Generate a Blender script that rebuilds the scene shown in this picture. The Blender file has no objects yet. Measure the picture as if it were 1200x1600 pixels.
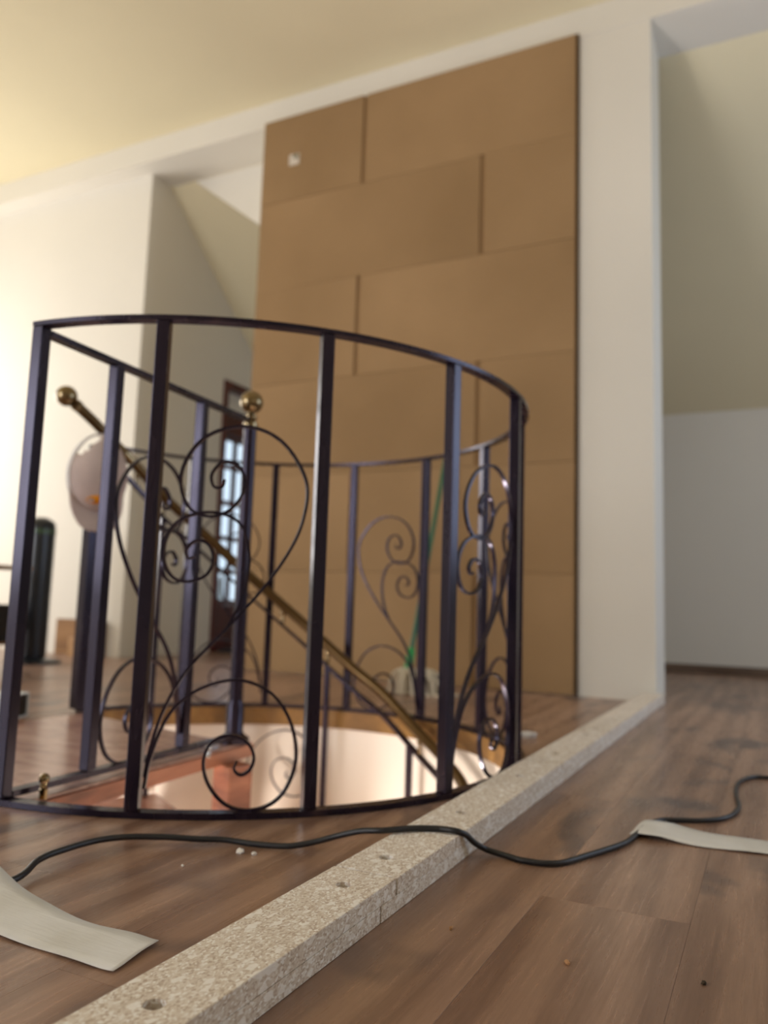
import bpy, bmesh, math, random
from mathutils import Vector, Matrix

random.seed(7)
S = bpy.context.scene
COL = S.collection
PI = math.pi

# ------------------------------------------------------------------ camera
YAW, PITCH, ROLL, CAMH = math.radians(26.3426), math.radians(6.8414), math.radians(-1.8579), 0.38692
cam = bpy.data.cameras.new('camera')
cam.sensor_fit = 'VERTICAL'; cam.sensor_height = 36.0; cam.sensor_width = 27.0
cam.lens = 1229.08 * 36.0 / 1600.0
cam.clip_start = 0.01
cam.dof.use_dof = True
cam.dof.focus_distance = 0.88
cam.dof.aperture_fstop = 3.2
camo = bpy.data.objects.new('camera', cam); COL.objects.link(camo)
def to_room(v):
    c, s = math.cos(YAW), math.sin(YAW)
    return Vector((v[0]*c - v[1]*s, v[0]*s + v[1]*c, v[2]))
cp, sp_, cr, sr = math.cos(PITCH), math.sin(PITCH), math.cos(ROLL), math.sin(ROLL)
U, V, F = Vector((1, 0, 0)), Vector((0, -sp_, cp)), Vector((0, cp, sp_))
cx, cy, cz = to_room(U*cr - V*sr), to_room(U*sr + V*cr), to_room(-F)
M = Matrix((cx, cy, cz)).transposed().to_4x4(); M.translation = (0, 0, CAMH)
camo.matrix_world = M
S.camera = camo

# ------------------------------------------------------------------ world, light, exposure
S.view_settings.view_transform = 'Standard'
S.view_settings.look = 'None'
S.view_settings.gamma = 1.0
S.view_settings.use_curve_mapping = False
S.view_settings.exposure = 0.08

w = bpy.data.worlds.new('sky'); S.world = w; w.use_nodes = True
nt = w.node_tree; bg = nt.nodes['Background']
bg.inputs['Color'].default_value = (0.72, 0.86, 1.0, 1); bg.inputs['Strength'].default_value = 1.1

def area(name, loc, target, sx, sy, power, color):
    l = bpy.data.lights.new(name, 'AREA'); l.shape = 'RECTANGLE'; l.size = sx; l.size_y = sy
    l.energy = power; l.color = color
    o = bpy.data.objects.new(name, l); COL.objects.link(o)
    o.location = loc
    o.rotation_euler = (Vector(target) - Vector(loc)).to_track_quat('-Z', 'Y').to_euler()
    return o
# daylight entering by the three windows of the loft (all outside the frame)
area('window_light_right', (2.13, 3.3, 1.45), (0.0, 3.3, 1.45), 1.7, 1.4, 26, (0.62, 0.76, 1.0))
area('window_light_left', (-6.42, 2.95, 1.55), (-4.0, 2.95, 1.55), 1.6, 1.6, 62, (1.0, 0.95, 0.88))
area('window_light_front', (-4.0, -3.42, 1.5), (-4.0, 0.0, 1.5), 2.6, 1.8, 128, (0.93, 0.94, 1.0))

# ------------------------------------------------------------------ helpers
def link(name, me, mat=None, parent=None):
    o = bpy.data.objects.new(name, me); COL.objects.link(o)
    if mat is not None and not me.materials: me.materials.append(mat)
    if parent is not None: o.parent = parent
    return o
def obj(name, bm, mat, parent=None, smooth=False):
    me = bpy.data.meshes.new(name)
    bmesh.ops.recalc_face_normals(bm, faces=bm.faces[:])
    bm.to_mesh(me); bm.free()
    if smooth:
        for p in me.polygons: p.use_smooth = True
        try: me.set_sharp_from_angle(angle=math.radians(40))
        except Exception: pass
    return link(name, me, mat, parent)
def tag(o, label, cat, group=None):
    o['label'] = label; o['category'] = cat
    if group: o['group'] = group
    return o
def empty(name, label, cat, loc=(0, 0, 0), group=None):
    o = bpy.data.objects.new(name, None); COL.objects.link(o)
    o.location = loc; o.empty_display_size = 0.1
    return tag(o, label, cat, group)
def struct(o):
    o['kind'] = 'structure'; return o
def box(bm, x0, x1, y0, y1, z0, z1, mtx=None):
    vs = [bm.verts.new(p) for p in ((x0,y0,z0),(x1,y0,z0),(x1,y1,z0),(x0,y1,z0),(x0,y0,z1),(x1,y0,z1),(x1,y1,z1),(x0,y1,z1))]
    for f in ((0,3,2,1),(4,5,6,7),(0,1,5,4),(1,2,6,5),(2,3,7,6),(3,0,4,7)): bm.faces.new([vs[i] for i in f])
    if mtx is not None:
        for v in vs: v.co = mtx @ v.co
    return vs
def boxm(x0, x1, y0, y1, z0, z1, bev=0.0, mtx=None):
    bm = bmesh.new(); box(bm, x0, x1, y0, y1, z0, z1)
    if bev: bmesh.ops.bevel(bm, geom=bm.edges[:], offset=bev, segments=2, affect='EDGES', profile=0.6)
    if mtx is not None: bm.transform(mtx)
    return bm
def catmull(pts, n=8):
    P = [Vector(p) for p in pts]
    P = [P[0]*2 - P[1]] + P + [P[-1]*2 - P[-2]]
    out = []
    for i in range(1, len(P)-2):
        a, b, c, d = P[i-1], P[i], P[i+1], P[i+2]
        for k in range(n):
            t = k/n
            out.append(0.5*((2*b) + (c-a)*t + (2*a-5*b+4*c-d)*t*t + (3*b-a-3*c+d)*t**3))
    out.append(P[-2].copy())
    return out
def sweep(bm, pts, prof, upf=None, closed=False, scale=None):
    """sweep a 2-D profile [(side,up)] along pts; upf(i,p) gives the up vector"""
    n = len(pts); rings = []
    for i, p in enumerate(pts):
        a = pts[max(i-1, 0)]; b = pts[min(i+1, n-1)]
        if closed: a = pts[(i-1) % n]; b = pts[(i+1) % n]
        t = (b-a).normalized()
        u = upf(i, p) if upf else Vector((0, 0, 1))
        s = t.cross(u)
        if s.length < 1e-6: s = t.cross(Vector((1, 0, 0)))
        s.normalize(); u2 = s.cross(t).normalized()
        k = scale(i/(n-1)) if scale else 1.0
        rings.append([bm.verts.new(p + s*(x*k) + u2*(y*k)) for x, y in prof])
    m = len(prof)
    for i in range(n if closed else n-1):
        r, q = rings[i], rings[(i+1) % n]
        for j in range(m): bm.faces.new((r[j], r[(j+1) % m], q[(j+1) % m], q[j]))
    if not closed:
        bm.faces.new(rings[0][::-1]); bm.faces.new(rings[-1])
def circ(r, n=12): return [(r*math.cos(2*PI*i/n), r*math.sin(2*PI*i/n)) for i in range(n)]
def rect(a, b): return [(-a, -b), (a, -b), (a, b), (-a, b)]
def lathe(bm, prof, n=24, c=(0, 0, 0)):
    rings = []
    for r, z in prof:
        rings.append([bm.verts.new((c[0]+r*math.cos(2*PI*i/n), c[1]+r*math.sin(2*PI*i/n), c[2]+z)) for i in range(n)])
    for a, b in zip(rings, rings[1:]):
        for i in range(n): bm.faces.new((a[i], a[(i+1) % n], b[(i+1) % n], b[i]))
    bm.faces.new(rings[0][::-1]); bm.faces.new(rings[-1])
def ballprof(r, z, n=10, a0=-88, a1=88):
    return [(r*math.cos(math.radians(a0+(a1-a0)*i/n)), z + r*math.sin(math.radians(a0+(a1-a0)*i/n))) for i in range(n+1)]
def poly_prism(bm, pts, z0, z1):
    lo = [bm.verts.new((x, y, z0)) for x, y in pts]; hi = [bm.verts.new((x, y, z1)) for x, y in pts]
    n = len(pts)
    bm.faces.new(lo[::-1]); bm.faces.new(hi)
    for i in range(n): bm.faces.new((lo[i], lo[(i+1) % n], hi[(i+1) % n], hi[i]))
def boolean_cut(o, cutter):
    m = o.modifiers.new('b', 'BOOLEAN'); m.object = cutter; m.operation = 'DIFFERENCE'; m.solver = 'EXACT'
    dg = bpy.context.evaluated_depsgraph_get(); dg.update()
    me = bpy.data.meshes.new_from_object(o.evaluated_get(dg))
    o.modifiers.clear(); o.data = me
    bpy.data.objects.remove(cutter)

# ------------------------------------------------------------------ materials
def srgb(r, g, b):
    f = lambda c: (c/255/12.92) if c/255 <= 0.04045 else ((c/255+0.055)/1.055)**2.4
    return (f(r), f(g), f(b), 1)
class Mat:
    def __init__(s, name, col=(0.5, 0.5, 0.5, 1), rough=0.5, metal=0.0, spec=0.5):
        s.m = bpy.data.materials.new(name); s.m.use_nodes = True
        s.nt = s.m.node_tree; s.b = s.nt.nodes['Principled BSDF']
        s.set('Base Color', col); s.set('Roughness', rough); s.set('Metallic', metal); s.set('Specular IOR Level', spec)
    def set(s, k, v):
        s.b.inputs[k].default_value = v
    def n(s, t, **kw):
        x = s.nt.nodes.new(t)
        for k, v in kw.items():
            if k in x.inputs: x.inputs[k].default_value = v
            else: setattr(x, k, v)
        return x
    def l(s, a, b): s.nt.links.new(a, b)
    def coord(s, scale=(1, 1, 1), rnd=False):
        tc = s.n('ShaderNodeTexCoord'); mp = s.n('ShaderNodeMapping'); mp.inputs['Scale'].default_value = scale
        s.l(tc.outputs['Object'], mp.inputs['Vector'])
        if rnd:
            oi = s.n('ShaderNodeObjectInfo'); mu = s.n('ShaderNodeMath', operation='MULTIPLY'); mu.inputs[1].default_value = 37.0
            s.l(oi.outputs['Random'], mu.inputs[0]); s.l(mu.outputs[0], mp.inputs['Location'])
        return mp.outputs['Vector']
    def noise(s, vec, scale, detail=4, dist=0.0, rough=0.5):
        x = s.n('ShaderNodeTexNoise'); x.inputs['Scale'].default_value = scale; x.inputs['Detail'].default_value = detail
        x.inputs['Distortion'].default_value = dist; x.inputs['Roughness'].default_value = rough
        s.l(vec, x.inputs['Vector']); return x.outputs['Fac']
    def ramp(s, fac, stops):
        r = s.n('ShaderNodeValToRGB'); e = r.color_ramp.elements
        while len(e) < len(stops): e.new(0.5)
        for x, (p, c) in zip(e, stops): x.position = p; x.color = c
        s.l(fac, r.inputs['Fac']); return r.outputs['Color']
    def mix(s, fac, a, b, mode='MIX'):
        m = s.n('ShaderNodeMix', data_type='RGBA', blend_type=mode)
        for i, v in ((0, fac), (6, a), (7, b)):
            if hasattr(v, 'is_output') or isinstance(v, bpy.types.NodeSocket): s.l(v, m.inputs[i])
            else: m.inputs[i].default_value = v
        return m.outputs[2]
    def bump(s, h, strength=0.2, dist=0.01):
        b = s.n('ShaderNodeBump'); b.inputs['Strength'].default_value = strength; b.inputs['Distance'].default_value = dist
        s.l(h, b.inputs['Height']); s.l(b.outputs['Normal'], s.b.inputs['Normal'])
    def color(s, c): s.l(c, s.b.inputs['Base Color'])
    def roughn(s, c): s.l(c, s.b.inputs['Roughness'])

def paint(name, c, var=0.04):
    m = Mat(name, c, 0.75, spec=0.25)
    v = m.coord(); f = m.noise(v, 1.3, 3)
    d = tuple(max(0, x*(1-var)) for x in c[:3]) + (1,)
    m.color(m.ramp(f, [(0.3, d), (0.7, c)]))
    m.bump(m.noise(v, 160, 3), 0.05, 0.002)
    return m.m
def wood(name, dark, mid, light, along=(6, 0.7, 6), rough=0.4, rnd=False, spec=0.5):
    m = Mat(name, mid, rough, spec=spec)
    v = m.coord(along, rnd)
    f1 = m.noise(v, 2.2, 5, 1.2)
    v2 = m.coord(tuple(a*b for a, b in zip(along, (7, 0.8, 7))), rnd)
    f2 = m.noise(v2, 4.0, 5, 0.3, 0.65)
    c1 = m.ramp(f1, [(0.28, dark), (0.5, mid), (0.74, light)])
    c2 = m.ramp(f2, [(0.3, (0.72, 0.72, 0.72, 1)), (0.7, (1.08, 1.08, 1.08, 1))])
    m.color(m.mix(0.8, c1, c2, 'MULTIPLY'))
    m.bump(f2, 0.12, 0.002)
    return m.m

WALL = paint('cream_wall_paint', srgb(232, 227, 216))
CEIL = paint('cream_ceiling_paint', srgb(232, 221, 188))
PLASTER = paint('white_plaster', srgb(238, 228, 214))

def floor_mat():
    m = Mat('walnut_laminate', rough=0.3)
    v = m.coord((3.2, 0.8, 1), True)
    cath = m.noise(v, 1.1, 3, 1.6)
    wv = m.n('ShaderNodeTexWave', wave_type='BANDS', bands_direction='X', Scale=1.2, Distortion=5.0, Detail=3.0)
    wv.inputs['Detail Scale'].default_value = 0.8
    m.l(v, wv.inputs['Vector'])
    fine = m.noise(m.coord((60, 2.5, 1), True), 3.0, 6, 0.4, 0.7)
    base = m.ramp(cath, [(0.28, srgb(120, 92, 76)), (0.48, srgb(154, 123, 104)), (0.7, srgb(180, 149, 128))])
    c = m.mix(0.34, base, m.ramp(wv.outputs['Fac'], [(0.2, srgb(112, 80, 62)), (0.8, srgb(180, 144, 120))]))
    c = m.mix(0.6, c, m.ramp(fine, [(0.35, (0.68, 0.66, 0.65, 1)), (0.65, (1.1, 1.1, 1.1, 1))]), 'MULTIPLY')
    smoke = m.noise(m.coord((2.2, 1.3, 1), True), 2.0, 3, 0.8)
    c = m.mix(m.ramp(smoke, [(0.55, (0, 0, 0, 1)), (0.68, (0.8, 0.8, 0.8, 1))]), c, srgb(86, 74, 73))
    m.color(c)
    m.roughn(m.ramp(fine, [(0.3, (0.36, 0.36, 0.36, 1)), (0.7, (0.24, 0.24, 0.24, 1))]))
    m.bump(fine, 0.02, 0.001)
    return m.m
FLOOR = floor_mat()

def chip_mat():
    m = Mat('raw_particleboard', rough=0.85, spec=0.15)
    v = m.coord((1, 0.6, 1))
    vo = m.n('ShaderNodeTexVoronoi', Scale=480.0); m.l(v, vo.inputs['Vector'])
    sep = m.n('ShaderNodeSeparateColor'); m.l(vo.outputs['Color'], sep.inputs[0])
    c = m.ramp(sep.outputs[0], [(0.0, srgb(194, 174, 156)), (0.3, srgb(220, 206, 190)), (0.75, srgb(231, 221, 208)), (0.95, srgb(250, 246, 240))])
    vo2 = m.n('ShaderNodeTexVoronoi', Scale=150.0); m.l(v, vo2.inputs['Vector'])
    s2 = m.n('ShaderNodeSeparateColor'); m.l(vo2.outputs['Color'], s2.inputs[0])
    c = m.mix(m.ramp(s2.outputs[1], [(0.86, (0, 0, 0, 1)), (0.91, (0.85, 0.85, 0.85, 1))]), c, srgb(250, 245, 238))
    big = m.noise(v, 9, 4)
    c = m.mix(0.5, c, m.ramp(big, [(0.3, (0.86, 0.85, 0.82, 1)), (0.7, (1.05, 1.05, 1.05, 1))]), 'MULTIPLY')
    m.color(c); m.bump(sep.outputs[1], 0.5, 0.0015)
    return m.m
CHIP = chip_mat()

def fibre_mat():
    m = Mat('brown_fibreboard', rough=0.8, spec=0.2)
    v = m.coord((1, 1, 1), True)
    f = m.noise(v, 1.1, 3); g = m.noise(m.coord((2, 2, 60), True), 6, 4)
    c = m.ramp(f, [(0.3, srgb(150, 121, 86)), (0.7, srgb(168, 137, 100))])
    m.color(m.mix(0.35, c, m.ramp(g, [(0.3, (0.86, 0.86, 0.86, 1)), (0.7, (1.04, 1.04, 1.04, 1))]), 'MULTIPLY'))
    return m.m
FIBRE = fibre_mat()
FIBRE_DARK = Mat('fibreboard_joint_strip', srgb(138, 108, 74), 0.8, spec=0.2).m
FIBRE_EDGE = Mat('fibreboard_cut_edge', srgb(78, 58, 36), 0.85, spec=0.2).m

def iron_mat():
    m = Mat('dark_bronze_iron', (0.03, 0.02, 0.025, 1), 0.2, 0.0, 0.4)
    v = m.coord((8, 8, 2.2)); f = m.noise(v, 1.6, 4)
    m.color(m.ramp(f, [(0.35, (0.006, 0.004, 0.010, 1)), (0.6, (0.016, 0.009, 0.015, 1)), (0.8, (0.07, 0.038, 0.032, 1))]))
    m.roughn(m.ramp(f, [(0.3, (0.18, 0.18, 0.18, 1)), (0.7, (0.34, 0.34, 0.34, 1))]))
    m.set('Specular Tint', (0.80, 0.73, 1.0, 1))
    return m.m
IRON = iron_mat()
BRASS = Mat('antique_brass', (0.11, 0.066, 0.026, 1), 0.3, 0.85).m
BRIGHT_BRASS = Mat('polished_brass', (0.24, 0.18, 0.10, 1), 0.07, 1.0).m
STEEL = Mat('bright_steel', (0.55, 0.55, 0.55, 1), 0.2, 1.0).m
ORANGE_WOOD = wood('orange_stair_wood', srgb(118, 70, 48), srgb(158, 98, 70), srgb(184, 124, 92), (1.0, 1.0, 8), 0.4)
LANDING = wood('pinkish_laminate_tread', srgb(150, 110, 96), srgb(186, 146, 130), srgb(208, 170, 154), (1.6, 5, 1), 0.22)
FASCIA = wood('golden_brown_edge_wood', srgb(96, 66, 28), srgb(134, 96, 44), srgb(160, 120, 62), (3, 3, 2), 0.5)
PANELWOOD = wood('mid_brown_board', srgb(120, 84, 48), srgb(146, 104, 62), srgb(168, 126, 80), (1, 6, 6), 0.5)
SKIRT = wood('grey_brown_skirting', srgb(96, 76, 62), srgb(120, 98, 82), srgb(140, 116, 98), (0.7, 6, 6), 0.5)
MAHOG = wood('mahogany_door_wood', srgb(48, 12, 10), srgb(82, 22, 18), srgb(104, 34, 26), (6, 6, 0.8), 0.35)
RUBBER = Mat('black_rubber_cable', (0.012, 0.012, 0.015, 1), 0.45).m
BLACKP = Mat('black_plastic', (0.008, 0.01, 0.014, 1), 0.3).m
DARKHOLE = Mat('dark_screw_steel', (0.10, 0.08, 0.05, 1), 0.4, 0.7).m
def tape_mat():
    m = Mat('crepe_masking_tape', srgb(214, 206, 186), 0.5, spec=0.4)
    v = m.coord((1, 1, 1)); f = m.noise(m.coord((30, 260, 30)), 1.0, 3)
    m.color(m.ramp(m.noise(v, 9, 3), [(0.3, srgb(206, 203, 194)), (0.7, srgb(228, 227, 224))]))
    m.bump(f, 0.25, 0.002); return m.m
TAPE = tape_mat()
def cloth(name, c, rough=0.9):
    m = Mat(name, c, rough, spec=0.15); v = m.coord()
    d = tuple(x*0.85 for x in c[:3]) + (1,)
    m.color(m.ramp(m.noise(v, 14, 3), [(0.3, d), (0.7, c)])); m.bump(m.noise(v, 500, 2), 0.2, 0.001); return m.m
CAPCLOTH = cloth('faded_pinkish_cap_cotton', srgb(196, 178, 172))
CAPLIGHT = cloth('pale_cap_cotton', srgb(226, 222, 220))
ORANGE = cloth('orange_embroidery', srgb(232, 150, 30))
NAVY = cloth('dark_embroidery', srgb(60, 46, 40))
MOPSTRING = cloth('white_mop_yarn', srgb(214, 202, 180))
GREENP = Mat('green_painted_handle', srgb(20, 92, 62), 0.4).m
GREENB = Mat('bright_green_plastic', srgb(20, 140, 64), 0.4).m
WHITEP = Mat('white_plastic', srgb(226, 234, 236), 0.4).m
CRUMB = Mat('white_plaster_crumb', srgb(225, 220, 212), 0.9).m
WOODCHIP = Mat('wood_splinter', srgb(176, 132, 92), 0.9).m
PAPER = Mat('white_label_paper', srgb(214, 204, 190), 0.7).m
GREYMARK = Mat('grey_label_print', srgb(120, 116, 96), 0.7).m
GLASS = Mat('door_glass', (0.95, 0.98, 1, 1), 0.12); GLASS.set('Transmission Weight', 1.0); GLASS.set('IOR', 1.1); GLASS = GLASS.m
WGLASS = Mat('window_glass', (1, 1, 1, 1), 0.0); WGLASS.set('Transmission Weight', 1.0); WGLASS.set('IOR', 1.02); WGLASS = WGLASS.m
FRAMEW = Mat('white_window_frame', srgb(230, 230, 228), 0.4).m
STONE = paint('grey_terrace', srgb(130, 128, 122))

# ------------------------------------------------------------------ room geometry constants
CX, CY, RR = -1.34727, 1.82980, 0.78092       # centre and radius of the round stair opening
HOLE = 0.768
XL, XR = -6.5, 2.2
YF, YB = -3.5, 5.9
YP = 3.773                                     # front of the partition that carries the boards
YL, XJ = 3.90, -3.82                           # front of the left wall, its free right end
YR, ZS = 4.09, 3.337                           # back of the partition, underside of the tie beam
XE = -0.478                                    # free right end of the partition
ZC = 3.50
ZK = 1.83

# floor slab with round opening
def slab():
    bm = bmesh.new(); n = 72
    def edge(a):
        c, s = math.cos(a), math.sin(a)
        t = min(((XR-CX)/c if c > 0 else (XL-CX)/c) if abs(c) > 1e-9 else 1e9, ((YB-CY)/s if s > 0 else (YF-CY)/s) if abs(s) > 1e-9 else 1e9)
        return CX + t*c, CY + t*s
    angs = sorted([2*PI*i/n for i in range(n)] + [math.atan2(y-CY, x-CX) % (2*PI) for x in (XL, XR) for y in (YF, YB)])
    rows = []
    for a in angs:
        ex, ey = edge(a); ix, iy = CX + HOLE*math.cos(a), CY + HOLE*math.sin(a)
        rows.append([bm.verts.new(p) for p in ((ix, iy, -0.010), (ex, ey, -0.010), (ex, ey, -0.48), (ix, iy, -0.48))])
    for i in range(len(rows)):
        a, b = rows[i], rows[(i+1) % len(rows)]
        for j in range(4): bm.faces.new((a[j], a[(j+1) % 4], b[(j+1) % 4], b[j]))
    return obj('floor', bm, PLASTER)
floor = struct(slab())

# laminate planks, cut round the opening; run along y
PW = 0.192
def plank_mesh(x0, x1, y0, y1):
    g = 0.0001
    x0 += g; x1 -= g; y0 += g; y1 -= g
    bm = bmesh.new()
    near = (x1 > CX-HOLE and x0 < CX+HOLE and y1 > CY-HOLE and y0 < CY+HOLE)
    if not near:
        box(bm, x0, x1, y0, y1, -0.010, 0.0)
        bmesh.ops.bevel(bm, geom=[e for e in bm.edges if all(v.co.z > -0.001 for v in e.verts)], offset=0.0003, segments=1, affect='EDGES')
        return bm
    n = 14
    xs = [x0 + (x1-x0)*i/n for i in range(n+1)]
    any_ = False
    def cut(x):
        d = HOLE**2 - (x-CX)**2
        return math.sqrt(d) if d > 0 else 0.0
    for xa, xb in zip(xs, xs[1:]):
        ca, cb = cut(xa), cut(xb)
        if ca == 0 and cb == 0: parts = [((y0, y0), (y1, y1))]
        else: parts = [((y0, y0), (min(y1, CY-ca), min(y1, CY-cb))), ((max(y0, CY+ca), max(y0, CY+cb)), (y1, y1))]
        for (la, lb), (ha, hb) in parts:
            if ha - la < 1e-4 and hb - lb < 1e-4: continue
            ha = max(ha, la); hb = max(hb, lb)
            any_ = True
            t = [bm.verts.new(p) for p in ((xa, la, 0), (xb, lb, 0), (xb, hb, 0), (xa, ha, 0))]
            b = [bm.verts.new((v.co.x, v.co.y, -0.010)) for v in t]
            bm.faces.new(t)
            for i in range(4): bm.faces.new((t[i], b[i], b[(i+1) % 4], t[(i+1) % 4]))
    if not any_: bm.free(); return None
    bmesh.ops.remove_doubles(bm, verts=bm.verts[:], dist=1e-5)
    bmesh.ops.dissolve_degenerate(bm, edges=bm.edges[:], dist=1e-5)
    return bm
px0 = -0.487 - PW*24
offs = [0.0, 0.62, 0.25, 0.9, 0.43, 1.1]
i = 0
while px0 + i*PW < 1.7:
    xa = px0 + i*PW; xb = xa + PW
    y = -0.9 - offs[i % 6]
    while y < YB:
        ya, yb = max(y, -0.9), min(y + 1.32, YB)
        if yb - ya > 0.02:
            bm = plank_mesh(xa, xb, ya, yb)
            if bm: obj('plank', bm, FLOOR, floor)
        y += 1.32
    i += 1
bm = bmesh.new()
ring = [Vector((CX + (HOLE-0.006)*math.cos(2*PI*k/96), CY + (HOLE-0.006)*math.sin(2*PI*k/96), -0.031)) for k in range(96)]
sweep(bm, ring, rect(0.006, 0.031), closed=True)
obj('opening_fascia', bm, FASCIA, floor, True)

# downstairs shell under the opening
bm = bmesh.new(); box(bm, XL, XR, YF, YB, -2.92, -2.8); fl2 = struct(obj('floor_downstairs', bm, ORANGE_WOOD))
for nm, b in (('wall_downstairs_left', (XL-0.1, XL, YF, YB)), ('wall_downstairs_right', (XR, XR+0.1, YF, YB)),
              ('wall_downstairs_front', (XL, XR, YF-0.1, YF)), ('wall_downstairs_back', (XL, XR, YB, YB+0.1))):
    bm = bmesh.new(); box(bm, *b, -2.8, -0.48); struct(obj(nm, bm, PLASTER))
# assumed pendant lamp downstairs, unseen and added to light the stairwell
lamp = empty('assumed_pendant_lamp', 'assumed round glass pendant lamp hanging downstairs below the stair opening', 'lamp', (-0.2, 2.9, -0.48))
bm = bmesh.new(); lathe(bm, [(0.05, -0.03), (0.05, 0.0)]); obj('ceiling_rose', bm, STEEL, lamp)
bm = bmesh.new(); lathe(bm, [(0.005, -0.5), (0.005, -0.03)], 8); obj('cord', bm, RUBBER, lamp)
gm = bpy.data.materials.new('lit_globe'); gm.use_nodes = True
e = gm.node_tree.nodes['Principled BSDF']; e.inputs['Emission Color'].default_value = (1, 0.86, 0.68, 1); e.inputs['Emission Strength'].default_value = 20.0
bm = bmesh.new(); lathe(bm, ballprof(0.11, -0.6, 14), 24); obj('globe', bm, gm, lamp, True)
def point(name, loc, power, color, r):
    l = bpy.data.lights.new(name, 'POINT'); l.energy = power; l.color = color; l.shadow_soft_size = r
    o = bpy.data.objects.new(name, l); COL.objects.link(o); o.location = loc; return o
point('stairwell_fill_light', (-1.35, 1.75, -1.25), 160, (1.0, 0.91, 0.84), 0.12)  # added fill that brightens the shaft wall, apart from the pendant globe

# walls -----------------------------------------------------------
bm = bmesh.new(); box(bm, -2.76, XE, YP, YR, 0, ZS); box(bm, -2.76, XE, YP, YR, ZS, ZC)
bmesh.ops.remove_doubles(bm, verts=bm.verts[:], dist=1e-5)
bm.free(); bm = boxm(-2.76, XE, YP, YR, 0, ZS)
struct(obj('wall_back', bm, WALL))
struct(obj('trim_1', boxm(XL, XR, YP-0.004, YR, ZS, ZC), WALL))                  # tie beam running over wall and recesses
struct(obj('wall_left_return', boxm(XL, XJ, YL, YL+0.25, 0, ZS), WALL))          # left wall, set back under the beam
# recess side wall with the door opening
DY0, DY1, DZ = 4.835, 5.53, 2.115
bm = bmesh.new()
box(bm, XJ-0.2, XJ, YL+0.25, DY0, 0, 3.33); box(bm, XJ-0.2, XJ, DY1, YB, 0, 3.33); box(bm, XJ-0.2, XJ, DY0, DY1, DZ, 3.33)
struct(obj('wall_recess', bm, WALL))
# knee wall at the back
bm = bmesh.new(); box(bm, XJ, XR, YB, YB+0.1, 0, ZK+0.08); struct(obj('wall_knee', bm, WALL))
struct(obj('baseboard_back', boxm(-0.9, XR, YB-0.018, YB, 0, 0.06, 0.004), SKIRT))
# added triangular plate behind the beam, upright to catch more light than the slope
bm = bmesh.new()
tri = [(-3.60, 3.335), (-3.03, 2.90), (-2.62, 2.58), (-2.62, 3.335)]
a = [bm.verts.new((x, YR+0.002, z)) for x, z in tri]; b = [bm.verts.new((x, YR+0.03, z)) for x, z in tri]
bm.faces.new(a); bm.faces.new(b[::-1])
for k in range(4): bm.faces.new((a[k], b[k], b[(k+1) % 4], a[(k+1) % 4]))
struct(obj('wall_added_triangle', bm, WALL))
# ceilings
bm = bmesh.new(); box(bm, XL, XR, YF, YR, ZC, ZC+0.1); struct(obj('ceiling', bm, CEIL))
bm = bmesh.new()
q = [(YR-0.02, ZS+0.02*0.83), (YB+0.1, ZK-0.1*0.83), (YB+0.1, ZK+0.1), (YR-0.02, ZC)]
a = [bm.verts.new((XJ-0.2, y, z)) for y, z in q]; b = [bm.verts.new((XR, y, z)) for y, z in q]
bm.faces.new(a); bm.faces.new(b[::-1])
for k in range(4): bm.faces.new((a[k], b[k], b[(k+1) % 4], a[(k+1) % 4]))
struct(obj('ceiling_slope', bm, CEIL))

# outer walls with window openings (outside the frame)
def wall_with_hole(name, axis, pos, thick, u0, u1, z1, hu0, hu1, hz0, hz1):
    bm = bmesh.new()
    for a0, a1, b0, b1 in ((u0, hu0, 0, z1), (hu1, u1, 0, z1), (hu0, hu1, 0, hz0), (hu0, hu1, hz1, z1)):
        if axis == 'x': box(bm, pos, pos+thick, a0, a1, b0, b1)
        else: box(bm, a0, a1, pos, pos+thick, b0, b1)
    return struct(obj(name, bm, WALL))
def window(n, axis, pos, hu0, hu1, hz0, hz1):
    W = struct(obj('window_%d' % n, (lambda bm: bm)(bmesh.new()), FRAMEW))
    def fb(a0, a1, b0, b1, d0=-0.03, d1=0.03):
        return boxm(pos+d0, pos+d1, a0, a1, b0, b1) if axis == 'x' else boxm(a0, a1, pos+d0, pos+d1, b0, b1)
    t = 0.06; m = (hu0+hu1)/2
    for a in ((hu0, hu1, hz0, hz0+t), (hu0, hu1, hz1-t, hz1), (hu0, hu0+t, hz0+t, hz1-t), (hu1-t, hu1, hz0+t, hz1-t), (m-t/2, m+t/2, hz0+t, hz1-t)):
        obj('frame_bar', fb(*a), FRAMEW, W)
    for a0, a1 in ((hu0+t, m-t/2), (m+t/2, hu1-t)): obj('pane', fb(a0, a1, hz0+t, hz1-t, -0.004, 0.004), WGLASS, W)
wall_with_hole('wall_right', 'x', XR, 0.2, YF, YB, 3.5, 2.4, 4.2, 0.7, 2.2); window(1, 'x', XR+0.1, 2.4, 4.2, 0.7, 2.2)
wall_with_hole('wall_left', 'x', XL-0.2, 0.2, YF, YL+0.25, 3.5, 2.1, 3.8, 0.7, 2.4); window(2, 'x', XL-0.1, 2.1, 3.8, 0.7, 2.4)
wall_with_hole('wall_front', 'y', YF-0.2, 0.2, XL, XR, 3.5, -5.35, -2.65, 0.55, 2.45); window(3, 'y', YF-0.1, -5.35, -2.65, 0.55, 2.45)
bm = bmesh.new(); box(bm, -9, XJ-0.2, YL+0.25, 9, -0.25, -0.05); struct(obj('floor_terrace', bm, STONE))
struct(obj('wall_sky_block', boxm(-7.1, -6.95, YL+0.3, 9, -0.05, 0.72), STONE))  # added low wall, blocks the sky behind the lower door panes

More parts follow.
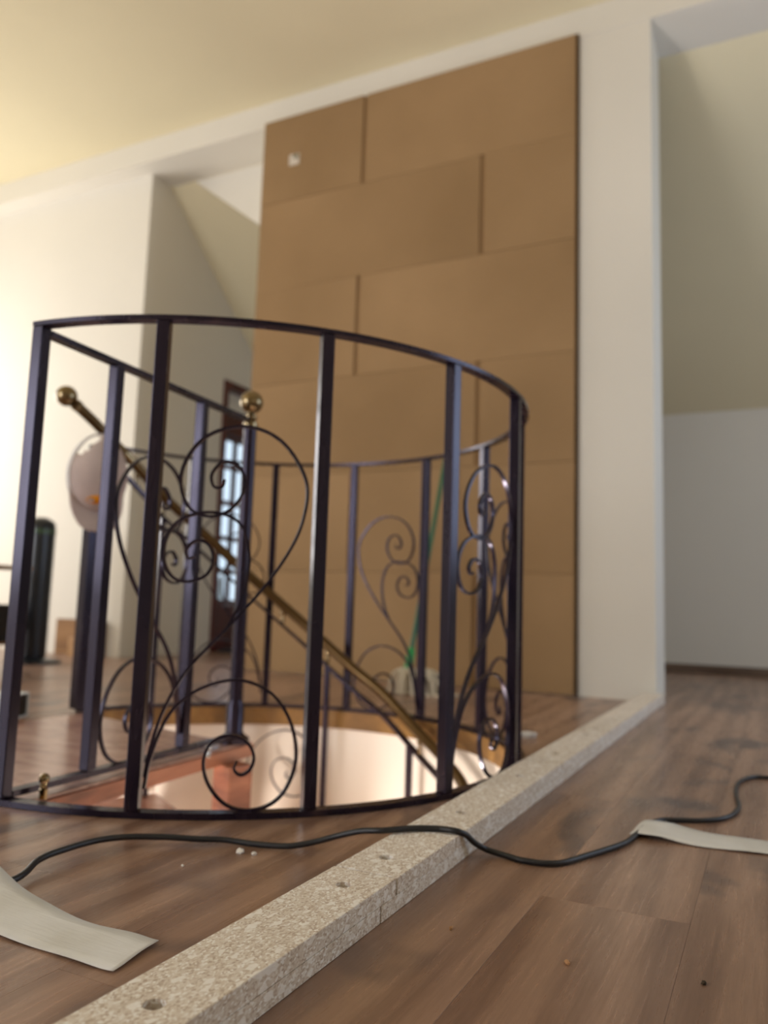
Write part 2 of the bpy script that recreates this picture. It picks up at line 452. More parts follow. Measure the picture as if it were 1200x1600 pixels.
# ------------------------------------------------------------------ glazed door in the side wall of the recess
door = struct(obj('door_1', boxm(XJ-0.09, XJ-0.03, DY0+0.001, DY0+0.045, 0.0, DZ-0.045), MAHOG))
obj('jamb', boxm(XJ-0.09, XJ-0.03, DY1-0.045, DY1-0.001, 0.0, DZ-0.045), MAHOG, door)
obj('head', boxm(XJ-0.09, XJ+0.015, DY0-0.02, DY1+0.02, DZ-0.06, DZ), MAHOG, door)
obj('architrave', boxm(XJ+0.0005, XJ+0.015, DY0-0.02, DY0+0.03, 0.0, DZ-0.062), MAHOG, door)
obj('transom_rail', boxm(XJ-0.09, XJ-0.01, DY0+0.046, DY1-0.046, 1.70, 1.86), MAHOG, door)
obj('transom_panel', boxm(XJ-0.062, XJ-0.056, DY0+0.046, DY1-0.046, 1.862, DZ-0.062), WALL, door)
obj('stile', boxm(XJ-0.08, XJ-0.03, DY0+0.046, DY0+0.072, 0.001, 1.695), MAHOG, door)
obj('stile', boxm(XJ-0.08, XJ-0.03, DY1-0.12, DY1-0.046, 0.001, 1.695), MAHOG, door)
zr = [0.40, 0.62, 0.88, 1.16, 1.45, 1.66]
ys = [DY0+0.073, DY0+0.222, DY0+0.252, DY0+0.40, DY0+0.43, DY1-0.121]
obj('bottom_panel', boxm(XJ-0.075, XJ-0.035, ys[0], ys[-1], 0.001, 0.36), MAHOG, door)
for a, b in ((0.361, 0.398), (0.602, 0.638), (0.862, 0.898), (1.142, 1.178), (1.432, 1.468), (1.66, 1.695)):
    obj('glazing_bar', boxm(XJ-0.07, XJ-0.04, ys[0], ys[-1], a, b), MAHOG, door)
zz = [(0.399, 0.601), (0.639, 0.861), (0.899, 1.141), (1.179, 1.431), (1.469, 1.659)]
for a, b in zz:
    for y0, y1 in ((ys[0], ys[1]), (ys[2], ys[3]), (ys[4], ys[5])):
        obj('pane', boxm(XJ-0.058, XJ-0.053, y0, y1, a, b), GLASS, door)
    for y0, y1 in ((ys[1]+0.001, ys[2]-0.001), (ys[3]+0.001, ys[4]-0.001)):
        obj('muntin', boxm(XJ-0.07, XJ-0.04, y0, y1, a, b), MAHOG, door)
tag(obj('doormat', boxm(XJ+0.03, XJ+0.45, DY0+0.05, DY1-0.02, 0.0, 0.03, 0.008), cloth('dark_mat', srgb(70, 66, 72))), 'dark grey mat on the floor in front of the glazed door', 'mat')

# ------------------------------------------------------------------ brown fibreboard cladding on the partition
clad = empty('wall_cladding', 'brown fibreboard sheets covering the tall partition behind the railing', 'wall panel', (-1.8, YP, 0))
zrow = [0.004, 0.567, 1.112, 1.664, 2.246, 2.803, 3.352]
cut = [-1.34, -2.06, -1.34, -2.065, -1.335, -2.061]
xl_, xr_ = -2.770, -0.842
for r in range(6):
    z0, z1 = zrow[r]+0.0007, zrow[r+1]-0.0007
    c = cut[r]
    for a, b in ((xl_, c-0.012), (c+0.012, xr_)):
        t = 0.018 + 0.0015*((r + (a > -2.2)) % 2)
        o = obj('sheet', boxm(a+1.8, b+1.8, -t-0.006, -0.006, z0, z1, 0.0015), FIBRE, clad)
    obj('joint_strip', boxm(c-0.0115+1.8, c+0.0115+1.8, -0.017, -0.006, z0+0.002, z1-0.002), FIBRE_DARK, clad)
obj('edge_strip', boxm(xr_+0.001+1.8, xr_+0.014+1.8, -0.02, -0.0005, 0.004, 3.352), FIBRE_EDGE, clad)
lab = obj('sticker', boxm(-2.575+1.8, -2.505+1.8, -0.0268, -0.0257, 3.025, 3.095), PAPER, clad)
lab['label'] = 'small white sticker'
obj('print', boxm(-2.545+1.8, -2.512+1.8, -0.0278, -0.02685, 3.065, 3.092), GREYMARK, lab)

# ------------------------------------------------------------------ particleboard batten on the floor
bat = empty('particleboard_batten', 'long double-layer raw particleboard strip with countersunk screws lying on the laminate', 'board strip', (-0.487, 0.0, 0))
BX0, BX1 = -0.5325, -0.441
yt = [-0.15, 0.963, 1.174, 1.529, 1.859, 2.145, 2.45, 3.0, 3.755]
yb_ = [-0.15, 0.918, 1.168, 2.0, 2.8, 3.755]
holes = [0.05, 0.565, 0.905, 1.030, 1.317, 1.668, 1.979, 2.332, 2.474, 2.749, 3.25]
for k, (a, b) in enumerate(zip(yt, yt[1:])):
    dx = random.uniform(-0.0012, 0.0012); dz = random.uniform(0, 0.0006)
    o = obj('top_board', boxm(BX0+dx+0.487, BX1+dx+0.487, a+0.0019, b-0.0019, 0.0205, 0.0416+dz, 0.0012), CHIP, bat)
    cutb = bmesh.new(); got = False
    for h in holes:
        if a < h < b:
            lathe(cutb, [(0.0035, -0.03), (0.0035, -0.0035), (0.0098, -0.003), (0.0108, 0.02)], 20, (0.0 + (h*37 % 1 - 0.5)*0.006, h, 0.034)); got = True
    if got:
        co = obj('cutter', cutb, CHIP, bat); boolean_cut(o, co)
    else: cutb.free()
for k, (a, b) in enumerate(zip(yb_, yb_[1:])):
    dx = random.uniform(-0.0015, 0.0005)
    obj('bottom_board', boxm(BX0+dx+0.487, BX1+dx+0.487, a+0.001, b-0.001, 0.0005, 0.0200, 0.0008), CHIP, bat)
for h in holes:
    bm = bmesh.new(); lathe(bm, [(0.0030, -0.010), (0.0030, -0.003), (0.0062, 0.0), (0.0058, 0.0006), (0.002, 0.0002)], 16, (0.0 + (h*37 % 1 - 0.5)*0.006, h, 0.0318)); obj('screw', bm, DARKHOLE, bat, True)

# ------------------------------------------------------------------ wrought iron railing
H = 0.92
def P(th, z, r=RR):
    a = math.radians(th); return Vector((CX + r*math.cos(a), CY + r*math.sin(a), z))
A0, AQ, DA, AH = 274.02, 293.68, 23.094, 528.5
POSTS = [A0] + [AQ + DA*k for k in range(11)] + [AH]
rail = empty('round_railing', 'dark bronze wrought iron railing with scrolls around the round stair opening', 'railing', (CX, CY, 0))
org = Vector((CX, CY, 0))
def rpart(name, bm, mat=IRON, smooth=True, par=rail):
    bm.transform(Matrix.Translation(-org)); return obj(name, bm, mat, par, smooth)
arc = [A0 - 0.9 + (AH-A0+0.9)*k/110 for k in range(111)]
bm = bmesh.new(); sweep(bm, [P(t, H+0.001) for t in arc], rect(0.0135, 0.0045)); rpart('top_rail', bm)
bm = bmesh.new(); sweep(bm, [P(t, 0.0065) for t in arc], rect(0.0135, 0.0055)); rpart('bottom_rail', bm)
pb = boxm(-0.0125, 0.0125, -0.0125, 0.0125, 0.0125, H-0.004, 0.002)
pme = bpy.data.meshes.new('post'); pb.to_mesh(pme); pb.free(); pme.materials.append(IRON)
pw = boxm(-0.02, 0.02, -0.02, 0.02, 0.0125, H-0.004, 0.002)
pme2 = bpy.data.meshes.new('post'); pw.to_mesh(pme2); pw.free(); pme2.materials.append(IRON)
for k, t in enumerate(POSTS):
    o = link('post', pme2 if k == len(POSTS)-1 else pme, None, rail)
    o.location = P(t, 0) - org; o.rotation_euler = (0, 0, math.radians(t+3))
# straight side from the corner post to the centre pole
CORNER = P(A0, 0); CEN = Vector((CX, CY, 0)); SD = (CEN - CORNER); SL = SD.length; SD.normalize()
bm = bmesh.new(); sweep(bm, [CORNER + SD*0.015 + Vector((0, 0, H-0.012)), CORNER + SD*(SL-0.024) + Vector((0, 0, H-0.012))], rect(0.012, 0.0055)); rpart('straight_top_rail', bm)
bm = bmesh.new(); sweep(bm, [CORNER + SD*0.015 + Vector((0, 0, 0.0165)), CORNER + SD*(SL-0.045) + Vector((0, 0, 0.0165))], rect(0.012, 0.006)); rpart('straight_bottom_rail', bm)
for t in (0.28, 0.698):
    o = link('post', pme, None, rail)
    o.location = CORNER + SD*(SL*t) - org + Vector((0, 0, 0.012)); o.scale = (1, 1, 0.972); o.rotation_euler = (0, 0, math.atan2(SD.y, SD.x))
MAIN = [(0.02, 0.07), (0.045, 0.12), (0.11, 0.187), (0.245, 0.262), (0.50, 0.346), (0.72, 0.425), (0.875, 0.50), (0.94, 0.56), (0.945, 0.615), (0.86, 0.664),
        (0.735, 0.70), (0.57, 0.717), (0.40, 0.712), (0.25, 0.688), (0.15, 0.645), (0.13, 0.60), (0.20, 0.556), (0.34, 0.543), (0.47, 0.562), (0.535, 0.60), (0.505, 0.637), (0.40, 0.648), (0.325, 0.624), (0.34, 0.600), (0.395, 0.600), (0.41, 0.614)]
SMALL = [(0.47, 0.335), (0.555, 0.39), (0.592, 0.45), (0.575, 0.50), (0.51, 0.535), (0.40, 0.549), (0.27, 0.549), (0.13, 0.532), (0.055, 0.497), (0.055, 0.455), (0.12, 0.427), (0.22, 0.421), (0.325, 0.434), (0.365, 0.463), (0.33, 0.490), (0.25, 0.497), (0.19, 0.480), (0.205, 0.464), (0.245, 0.467)]
LOWER = [(0.02, 0.05), (0.045, 0.10), (0.13, 0.172), (0.264, 0.216), (0.441, 0.240), (0.604, 0.243), (0.775, 0.221), (0.895, 0.176), (0.95, 0.122), (0.935, 0.076), (0.86, 0.036), (0.74, 0.0165), (0.608, 0.0155), (0.498, 0.030), (0.408, 0.062), (0.375, 0.098), (0.41, 0.130), (0.50, 0.145), (0.59, 0.142), (0.66, 0.126), (0.685, 0.104), (0.66, 0.084), (0.605, 0.076), (0.565, 0.086), (0.58, 0.1)]
def scrollset(mapper, up):
    for nm, pts in (('large_scroll', MAIN), ('small_scroll', SMALL), ('lower_scroll', LOWER)):
        q = catmull([(s, z, 0) for s, z in pts], 6)
        bm = bmesh.new()
        w3 = [mapper(p.x, p.y) for p in q]
        ups = [up(p.x) for p in q]
        sweep(bm, w3, rect(0.0027, 0.0042), lambda i, p: ups[i], scale=lambda t: 1.0 if t < 0.9 else 1.0-(t-0.9)*3)
        rpart(nm, bm)
for k in (0, 2, 4, 6, 8):                                           # every second bay carries scrolls
    t0 = AQ + DA*k
    f = lambda s, t0=t0: t0 + 0.95 + s*(DA-1.9)
    scrollset(lambda s, z, f=f: P(f(s), z), lambda s, f=f: (P(f(s), 0) - CEN).normalized())
nrm = Vector((SD.y, -SD.x, 0))
s2 = CORNER + SD*(SL*0.698-0.0135); s1 = CORNER + SD*(SL*0.28+0.0135)
scrollset(lambda s, z: s2 + (s1-s2)*s + Vector((0, 0, z+0.007)), lambda s: nrm)

# ------------------------------------------------------------------ spiral staircase in the opening
st = empty('spiral_staircase', 'wooden spiral staircase with iron centre pole and brass handrail in the round opening', 'staircase', (CX, CY, 0))
def spart(name, bm, mat, smooth=True, par=st):
    return rpart(name, bm, mat, smooth, par)
bm = bmesh.new(); lathe(bm, [(0.019, -2.79), (0.019, 0.885)], 20, (CX, CY, 0)); pole = spart('centre_pole', bm, IRON)
bm = bmesh.new(); lathe(bm, [(0.043, 0.0005), (0.043, 0.014), (0.030, 0.022), (0.024, 0.03), (0.025, 0.10), (0.0205, 0.112), (0.0195, 0.116)], 24, (CX, CY, 0)); spart('pole_base', bm, IRON)
bm = bmesh.new(); lathe(bm, [(0.021, 0.886), (0.021, 0.902), (0.014, 0.908), (0.018, 0.917), (0.018, 0.922), (0.011, 0.930)] + ballprof(0.0335, 0.964, 14, -70, 89), 28, (CX, CY, 0))
fin = spart('ball_finial', bm, BRIGHT_BRASS); fin['label'] = 'brass ball on top of the centre pole'
def wedge(bm, a0, a1, r0, r1, z0, z1, n=20):
    pts = [(P(a0+(a1-a0)*k/n, 0, r1).x, P(a0+(a1-a0)*k/n, 0, r1).y) for k in range(n+1)]
    pts += [(P(a1+(a0-a1)*k/n, 0, r0).x, P(a1+(a0-a1)*k/n, 0, r0).y) for k in range(n+1)]
    poly_prism(bm, pts, z0, z1)
# landing (left sector) : laminate top on an orange wooden frame; its right edge runs under the straight railing
edge0 = A0 - 360
def landing_pts(off, r1, aH):
    nn = Vector((-SD.y, SD.x, 0)) * -1
    if nn.x < 0: nn = -nn
    e0 = CORNER + SD*0.02 + nn*off; e1 = CEN + SD*0.05 + nn*off
    pts = [(e0.x, e0.y), (e1.x, e1.y)]
    ex = P(aH, 0, 0.06); pts.append((ex.x, ex.y))
    aa = aH; n = 24; end = math.degrees(math.atan2(e0.y-CY, e0.x-CX)) % 360
    for k in range(n+1):
        q = P(aa + (end-aa)*k/n, 0, r1)
        pts.append((q.x, q.y))
    return pts[:-1]
bm = bmesh.new(); poly_prism(bm, landing_pts(0.034, 0.745, 168.5), -0.040, -0.0065); spart('landing_frame', bm, ORANGE_WOOD, False)
bm = bmesh.new(); poly_prism(bm, landing_pts(0.026, 0.752, 168.5), -0.006, 0.0); spart('landing_top', bm, LANDING, False)
mt = Matrix.Translation((-1.297, 1.765, 0)) @ Matrix.Rotation(math.radians(-20), 4, 'Z')
bm = boxm(-0.04, 0.04, -0.035, 0.035, -0.46, -0.0405, 0.003, mt); spart('landing_support', bm, ORANGE_WOOD, False)
mt = Matrix.Translation((-1.215, 1.20, 0)) @ Matrix.Rotation(math.radians(10), 4, 'Z')
bm = boxm(-0.025, 0.025, -0.02, 0.02, -0.46, -0.0405, 0.003, mt); spart('landing_support', bm, ORANGE_WOOD, False)
for k in range(10):
    a1 = 176 - 28*k; a0 = a1 - 29; z = -0.29 - 0.26*k
    bm = bmesh.new(); wedge(bm, a0, a1, 0.03, 0.735, z-0.04, z); spart('tread', bm, LANDING, False)
# handrail (theta, z) on radius 0.70
HR = [(181.5, 1.018), (176, 0.985), (171.5, 0.952), (159.7, 0.847), (151.4, 0.756), (136.2, 0.607), (124.2, 0.483), (108, 0.324), (91.1, 0.166), (79.9, 0.082), (67.6, -0.019), (53.5, -0.10), (42.8, -0.165), (25, -0.31), (5, -0.49), (-20, -0.71), (-45, -0.93), (-75, -1.20), (-100, -1.42)]
hp = catmull([P(t, z, 0.70) for t, z in HR], 8)
bm = bmesh.new(); sweep(bm, hp, circ(0.0175, 14)); spart('handrail', bm, BRASS)
def zhr(t):
    for (a, za), (b, zb) in zip(HR, HR[1:]):
        if b <= t <= a: return za + (zb-za)*(a-t)/(a-b)
d = (hp[0]-hp[6]).normalized(); c = hp[0] + d*0.034
bm = bmesh.new(); lathe(bm, [(0.0195, -0.02), (0.0195, -0.006), (0.010, -0.003), (0.010, 0.004)] + ballprof(0.034, 0.036, 14, -70, 89), 24)
bm.transform(Matrix.Translation(hp[0]) @ d.to_track_quat('Z', 'Y').to_matrix().to_4x4()); spart('handrail_ball', bm, BRIGHT_BRASS)
bm = bmesh.new()
lb = catmull([P(t, z-0.072, 0.70) for t, z in HR[2:]], 8)
sweep(bm, lb, rect(0.012, 0.0045)); spart('lower_rail', bm, IRON)
for t in (159.5, 151, 126, 113.5, 99, 66, 40):
    z = zhr(t)
    bm = bmesh.new(); lathe(bm, [(0.006, z-0.066), (0.006, z-0.04)] + ballprof(0.011, z-0.028, 8, -60, 70), 14, tuple(P(t, 0, 0.70))[:2] + (0,))
    b_ = spart('handrail_bracket', bm, BRIGHT_BRASS); b_['label'] = 'small brass bracket'
for t in (163, 155):
    k = min(range(len(hp)), key=lambda i: (hp[i]-P(t, zhr(t), 0.70)).length)
    bm = bmesh.new(); sweep(bm, [hp[k-1], hp[k], hp[k+1]], circ(0.0185, 14)); c_ = spart('handrail_collar', bm, BRIGHT_BRASS)
for k, t in enumerate((151, 125, 99, 70, 42, 14, -14, -42, -70)):
    zt = zhr(t) - 0.077
    zb = -0.29 - 0.26*max(0, int((176-t)//28))
    bm = boxm(-0.009, 0.009, -0.009, 0.009, zb+0.0005, zt, 0.0015, Matrix.Translation(P(t, 0, 0.70)) @ Matrix.Rotation(math.radians(t), 4, 'Z'))
    spart('baluster', bm, IRON, False)
# scrolls between stair balusters
for ta, tb in ((99, 125), (42, 70)):
    q = catmull([(s, z, 0) for s, z in LOWER], 6)
    zc0 = (zhr(ta)+zhr(tb))/2 - 0.68
    bm = bmesh.new(); sweep(bm, [P(tb - 1.3 - p.x*(tb-ta-2.6), p.y+zc0, 0.70) for p in q], rect(0.0022, 0.005), lambda i, p: (p - Vector((CX, CY, p.z))).normalized()); spart('stair_scroll', bm, IRON)
# small brass knob near the corner, steel knob by the pole
bm = bmesh.new(); lathe(bm, [(0.008, 0.0), (0.008, 0.018), (0.0055, 0.02), (0.0075, 0.024), (0.0055, 0.028)] + ballprof(0.0105, 0.037, 10, -60, 89), 18)
o = tag(obj('brass_knob', bm, BRIGHT_BRASS, None, True), 'small brass ball knob standing on the landing beside the near corner post', 'knob'); o.location = (-1.262, 1.118, 0.0005)
bm = bmesh.new(); lathe(bm, [(0.006, 0.0), (0.006, 0.014), (0.0045, 0.016)] + ballprof(0.0075, 0.023, 8, -60, 89), 16)
o = tag(obj('steel_knob', bm, STEEL, None, True), 'tiny bright steel knob on the landing edge close to the centre pole', 'knob'); o.location = (-1.268, 1.62, 0.0005)

# ------------------------------------------------------------------ cap hanging on the handrail
cap = empty('baseball_cap', 'faded pinkish-beige baseball cap hanging on the upper end of the brass handrail', 'cap', (-1.985, 1.875, 0.78))
CA = math.radians(-42.9 + 24); O = Vector((math.cos(CA), math.sin(CA), 0)); Rg = Vector((-math.sin(CA), math.cos(CA), 0)); Z = Vector((0, 0, 1))
CB = Matrix((Rg, O, Z)).transposed().to_4x4()           # local x = right, y = towards the room, z = up
def capobj(name, bm, mat, smooth=True, thick=0.0):
    bm.transform(CB); o = obj(name, bm, mat, cap, smooth)
    if thick:
        m = o.modifiers.new('s', 'SOLIDIFY'); m.thickness = thick; m.offset = 0
    return o
def dome(u, v):                                        # u around 0..2pi, v 0 rim .. 1 apex
    k = math.cos(v*PI/2)**0.75; h = math.sin(v*PI/2)
    x = 0.094*k*math.cos(u); z = 0.118*k*math.sin(u)
    return Vector((x*(1.0 if z < 0 else 1.0-0.16*(z/0.118)**2), 0.085*h, z*(1.0 if z < 0 else 1.18)))
bm = bmesh.new(); NU, NV = 40, 12
g = [[bm.verts.new(dome(2*PI*i/NU, j/NV*0.985)) for i in range(NU)] for j in range(NV+1)]
for j in range(NV):
    for i in range(NU):
        a = 360*(i+0.5)/NU
        if j < 5 and 100 < a < 150 and (j < 4 or 108 < a < 142): continue      # arched opening above the back strap
        bm.faces.new((g[j][i], g[j][(i+1) % NU], g[j+1][(i+1) % NU], g[j+1][i]))
bm.faces.new(g[NV])
bmesh.ops.delete(bm, geom=[v for v in bm.verts if not v.link_faces], context='VERTS')
capobj('crown', bm, CAPCLOTH, True, 0.002)
bm = bmesh.new(); sweep(bm, [dome(2*PI*k/48, 0.0)*1.015 + Vector((0, -0.003, 0)) for k in range(48)], rect(0.003, 0.012), lambda i, p: Vector((0, 1, 0)), True); capobj('sweatband', bm, CAPLIGHT)
bm = bmesh.new(); sweep(bm, catmull([dome(math.radians(100+50*k/8), 0.02) + Vector((0, 0.003, 0)) for k in range(9)], 3), rect(0.0016, 0.007), lambda i, p: Vector((0, 1, 0.2))); capobj('back_strap', bm, CAPLIGHT)
# bill pointing down
bm = bmesh.new(); rows = []
for j in range(9):
    v = j/8; row = []
    for i in range(17):
        u = -1 + 2*i/16
        x = u*0.093*(1-0.06*v**2)
        zt = -0.118*math.sqrt(max(0, 1-(x/0.0945)**2)) + 0.012
        zb = -0.184 + 0.075*abs(u)**4
        z = zt + (min(zb, zt-0.002)-zt)*v
        y = 0.012 + 0.030*v - 0.030*u*u*(0.4+0.6*v)
        row.append(bm.verts.new((x, y, z)))
    rows.append(row)
for a, b in zip(rows, rows[1:]):
    for i in range(16): bm.faces.new((a[i], a[i+1], b[i+1], b[i]))
capobj('bill', bm, CAPCLOTH, True, 0.004)
def patch(name, cu, cv, su, sv, off, mat):
    bm = bmesh.new(); n = 20
    c = bm.verts.new(dome(cu, cv)*1.0 + Vector((0, off, 0)))
    rg = []
    for k in range(n):
        a = 2*PI*k/n; q = dome(cu, cv) + Vector((su*math.cos(a), 0, sv*math.sin(a)))
        # project to dome depth
        rr = math.sqrt((q.x/0.094)**2 + (q.z/0.118)**2); kk = min(1.0, rr)
        v = math.acos(min(1.0, kk**(1/0.75)))/(PI/2)
        rg.append(bm.verts.new((q.x, 0.085*math.sin(v*PI/2) + off, q.z)))
    for k in range(n): bm.faces.new((c, rg[k], rg[(k+1) % n]))
    return capobj(name, bm, mat, True, 0.001)
patch('emblem', math.radians(250), 0.52, 0.028, 0.013, 0.002, ORANGE)['label'] = 'orange embroidered oval emblem'
patch('emblem_dark_patch', math.radians(247), 0.48, 0.020, 0.008, 0.0008, NAVY)  # dark embroidered patch under the orange oval
bm = bmesh.new(); lathe(bm, ballprof(0.006, 0, 6), 12); bm.transform(Matrix.Translation((0, 0.086, 0))); capobj('top_button', bm, CAPCLOTH)

# ------------------------------------------------------------------ black cable over floor and batten
cab = [(-1.02, 0.50, .006), (-0.95, 0.66, .006), (-0.914, 0.767, .010), (-0.939, 0.834, .016), (-0.941, 0.88, .018), (-0.935, 0.936, .018), (-0.914, 0.981, .016), (-0.871, 1.02, .013), (-0.829, 1.047, .010), (-0.797, 1.071, .008),
       (-0.745, 1.085, .006), (-0.693, 1.098, .008), (-0.655, 1.115, .016), (-0.620, 1.125, .028), (-0.580, 1.126, .041), (-0.540, 1.128, .0475), (-0.510, 1.163, .047), (-0.476, 1.183, .047), (-0.447, 1.185, .0475), (-0.435, 1.20, .040), (-0.428, 1.222, .024), (-0.416, 1.245, .010),
       (-0.384, 1.246, .0055), (-0.352, 1.239, .005), (-0.306, 1.253, .005), (-0.272, 1.323, .005), (-0.244, 1.392, .005), (-0.230, 1.437, .005), (-0.222, 1.503, .005), (-0.215, 1.568, .005), (-0.198, 1.615, .005),
       (-0.169, 1.634, .005), (-0.126, 1.660, .005), (-0.088, 1.712, .005), (-0.072, 1.809, .005), (-0.082, 1.946, .005), (-0.082, 2.066, .005), (-0.060, 2.156, .005), (-0.02, 2.185, .005), (0.10, 2.18, .005), (0.32, 2.12, .005)]
bm = bmesh.new(); sweep(bm, catmull(cab, 8), circ(0.0047, 10))
tag(obj('power_cable', bm, RUBBER, None, True), 'black rubber power cable snaking over the floor and across the batten', 'cable')

# ------------------------------------------------------------------ masking tape strips
def strip(name, tops, bots, label, thick=0.0008):
    a = catmull(tops, 6); b = catmull(bots, 6); n = min(len(a), len(b))
    bm = bmesh.new(); m = 5; g = []
    for k in range(n):
        p, q = a[int(k*(len(a)-1)/(n-1))], b[int(k*(len(b)-1)/(n-1))]
        g.append([bm.verts.new(p.lerp(q, j/m) + Vector((0, 0, 0.0008*math.sin(j*1.3+k*0.5)))) for j in range(m+1)])
    for r, s in zip(g, g[1:]):
        for j in range(m): bm.faces.new((r[j], r[j+1], s[j+1], s[j]))
    o = obj(name, bm, TAPE, None, True)
    md = o.modifiers.new('s', 'SOLIDIFY'); md.thickness = thick; md.offset = 1
    return tag(o, label, 'tape')
strip('masking_tape', [(-1.05, 0.80, .034), (-0.95, 0.775, .024), (-0.865, 0.752, .013), (-0.79, 0.738, .008), (-0.72, 0.732, .006), (-0.66, 0.735, .006), (-0.632, 0.738, .005)],
      [(-1.06, 0.63, .030), (-0.96, 0.650, .014), (-0.86, 0.660, .006), (-0.79, 0.660, .0035), (-0.72, 0.659, .003), (-0.66, 0.658, .003), (-0.622, 0.659, .004)],
      'wide pale masking tape strip curling up from the floor left of the batten')
strip('masking_tape', [(-0.228, 1.566, .0075), (-0.215, 1.578, .0115), (-0.185, 1.577, .0125), (-0.15, 1.568, .010), (-0.098, 1.565, .007), (-0.017, 1.572, .005), (0.10, 1.585, .004), (0.22, 1.6, .004)],
      [(-0.236, 1.492, .003), (-0.220, 1.484, .009), (-0.190, 1.482, .010), (-0.154, 1.483, .005), (-0.094, 1.487, .003), (-0.017, 1.500, .003), (0.10, 1.515, .003), (0.22, 1.53, .003)],
      'pale masking tape strip holding the cable on the floor right of the batten')

# ------------------------------------------------------------------ mop leaning against the cladding
mop = empty('string_mop', 'string mop with long green handle leaning against the brown fibreboard sheets', 'mop', (-1.45, 3.33, 0))
mo = Vector((-1.45, 3.33, 0))
foot, top = Vector((-1.505, 3.33, 0.075)), Vector((-1.472, 3.728, 1.33))
bm = bmesh.new(); sweep(bm, [foot + (top-foot)*0.06, top], circ(0.011, 12)); bm.transform(Matrix.Translation(-mo)); obj('handle', bm, GREENP, mop, True)
bm = bmesh.new(); pts = [foot + (top-foot)*t for t in (0.0, 0.02, 0.09, 0.10)]
sweep(bm, pts, circ(0.02, 14), scale=lambda t: 1.25-0.55*t); bm.transform(Matrix.Translation(-mo)); obj('socket', bm, GREENB, mop, True)
rnd = random.Random(3)
for k in range(70):
    a = rnd.uniform(0, 2*PI); L = rnd.uniform(0.6, 1.0)
    ex = 0.13*L*math.cos(a) + (0.045 if k % 3 else 0.09); ey = 0.09*L*math.sin(a)
    s = foot + Vector((rnd.uniform(-.012, .012), rnd.uniform(-.012, .012), 0.012))
    zz_ = 0.07 + rnd.uniform(-0.01, 0.015)
    pts = catmull([s, s + Vector((ex*0.6, ey*0.6, zz_-0.06)), s + Vector((ex*0.95, ey*0.95, -zz_*0.35)), Vector((s.x+ex*1.05, s.y+ey*1.05, 0.008)), Vector((s.x+ex*1.25, s.y+ey*1.2, 0.007))], 4)
    bm = bmesh.new(); sweep(bm, pts, circ(0.0055, 6)); bm.transform(Matrix.Translation(-mo)); obj('yarn', bm, MOPSTRING, mop, True)

# ------------------------------------------------------------------ things at the far left
t = empty('tower_fan', 'slim black floor-standing tower with rounded top in front of the cream wall', 'tower fan', (-3.86, 3.25, 0))
bm = bmesh.new(); lathe(bm, [(0.155, 0.0), (0.155, 0.012), (0.14, 0.02), (0.06, 0.026)], 32); bm.transform(Matrix.Translation((0.02, 0, 0))); obj('base', bm, BLACKP, t, True)
bm = bmesh.new(); lathe(bm, [(0.078, 0.026), (0.082, 0.05), (0.082, 0.76), (0.080, 0.80), (0.070, 0.82), (0.055, 0.828), (0.04, 0.838), (0.03, 0.842)], 28); obj('column', bm, BLACKP, t, True)
bm = bmesh.new(); lathe(bm, [(0.0835, 0.745), (0.0845, 0.75), (0.0845, 0.765), (0.0835, 0.77)], 28); obj('glint_ring', bm, Mat('green_glint', (0.05, 0.09, 0.05, 1), 0.12).m, t, True)  # green glint near the top, put into a coloured ring
bm = bmesh.new(); box(bm, -0.0835, 0.0835, -0.0835, -0.072, 0, 0.0); bm.free()
b = tag(obj('wooden_board', boxm(-4.36, -3.93, 3.858, 3.885, 0.0, 0.235, 0.002), PANELWOOD), 'mid-brown wooden board standing against the cream wall behind the black tower', 'board')
b = tag(obj('wood_block', boxm(-4.13, -4.075, 3.76, 3.82, 0.0, 0.12, 0.003), wood('pale_offcut', srgb(170, 128, 84), srgb(190, 148, 104), srgb(206, 168, 126))), 'pale wooden offcut block in front of the standing brown board', 'wood block')
bx = empty('junction_box', 'small white open plastic box lying on the floor beyond the near corner post', 'box', (-2.20, 1.77, 0))
RB = Matrix.Rotation(math.radians(22), 4, 'Z')
for nm, a in (('back', (-0.055, 0.055, 0.041, 0.045, 0.0, 0.075)), ('front', (-0.055, 0.055, -0.045, -0.041, 0.0, 0.075)), ('top', (-0.055, 0.055, -0.0405, 0.0405, 0.071, 0.075)), ('bottom', (-0.055, 0.055, -0.0405, 0.0405, 0.0, 0.004)), ('end', (-0.055, -0.051, -0.0405, 0.0405, 0.0045, 0.0705))):
    obj(nm, boxm(*a, 0.0, RB), WHITEP, bx)
obj('opening_shade', boxm(0.044, 0.050, -0.0405, 0.0405, 0.0045, 0.0705, 0.0, RB), BLACKP, bx)  # black plate as the shade inside the open box
stl = empty('wooden_stool', 'low brown wooden stool with dark crate shelf at the left edge of the view', 'stool', (-3.67, 2.70, 0))
obj('seat', boxm(-0.27, 0.235, -0.16, 0.16, 0.513, 0.531, 0.004), PANELWOOD, stl)
for sx in (-0.24, 0.195):
    for sy in (-0.13, 0.13): obj('leg', boxm(sx-0.016, sx+0.016, sy-0.016, sy+0.016, 0.0, 0.5125), PANELWOOD, stl)
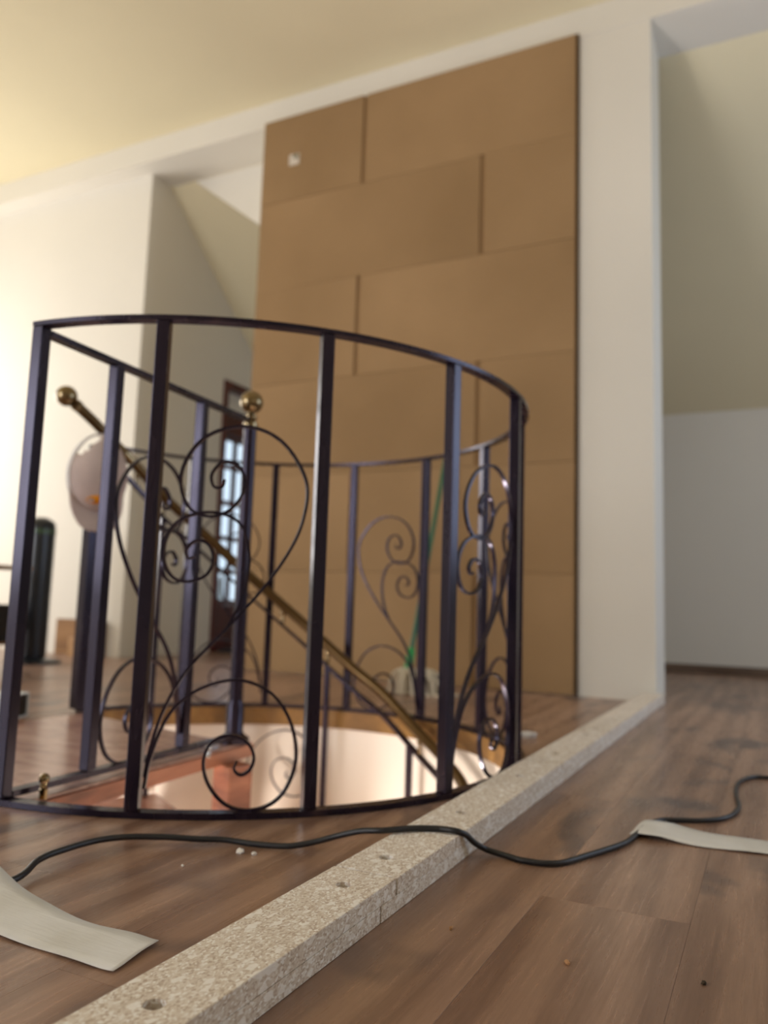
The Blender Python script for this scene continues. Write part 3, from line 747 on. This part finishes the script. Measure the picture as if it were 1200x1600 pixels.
obj('shelf', boxm(-0.222, 0.177, -0.15, 0.15, 0.13, 0.145), PANELWOOD, stl)
tag(obj('dark_crate', boxm(-3.86, -3.495, 2.58, 2.82, 0.146, 0.335, 0.006), BLACKP), 'black box standing on the shelf of the low stool', 'crate')

# ------------------------------------------------------------------ crumbs and splinters on the laminate
def crumb(name, loc, size, mat, label, cat, group=None, seed=0):
    r = random.Random(seed); bm = bmesh.new(); bmesh.ops.create_icosphere(bm, subdivisions=1, radius=1)
    for v in bm.verts:
        v.co = Vector((v.co.x*size[0], v.co.y*size[1], max(v.co.z, -0.4)*size[2] + 0.4*size[2])) * r.uniform(0.8, 1.2)
        v.co.z = max(v.co.z, 0)
    o = obj(name, bm, mat); o.location = (loc[0], loc[1], 0.0003); o.rotation_euler = (0, 0, r.uniform(0, 3)); return tag(o, label, cat, group)
crumb('plaster_crumb', (-0.753, 1.054), (0.011, 0.007, 0.004), CRUMB, 'largest white plaster crumb on the floor near the cable left of the batten', 'crumb', 'plaster crumbs', 1)
crumb('plaster_crumb', (-0.727, 1.055), (0.0045, 0.004, 0.004), CRUMB, 'small white crumb just right of the largest crumb by the cable', 'crumb', 'plaster crumbs', 2)
crumb('plaster_crumb', (-0.784, 0.957), (0.003, 0.002, 0.002), CRUMB, 'tiny pale speck on bare laminate left of the batten, nearer than the crumb', 'crumb', 'plaster crumbs', 3)
crumb('plaster_chunk', (-0.688, 2.445), (0.032, 0.018, 0.014), CRUMB, 'white plaster chunk on the floor outside the right side of the railing', 'chunk', None, 4)
crumb('wood_splinter', (-0.36, 0.948), (0.0035, 0.0022, 0.003), WOODCHIP, 'pale splinter on the laminate closest to the right side of the batten', 'splinter', 'wood splinters', 5)
crumb('wood_splinter', (-0.214, 0.926), (0.006, 0.003, 0.003), WOODCHIP, 'pale splinter in the open middle of the right-hand floor', 'splinter', 'wood splinters', 6)
crumb('dark_crumb', (-0.075, 0.953), (0.005, 0.003, 0.003), Mat('dark_debris', srgb(60, 46, 26), 0.9).m, 'dark brown crumb on the floor at the lower right', 'crumb', None, 7)
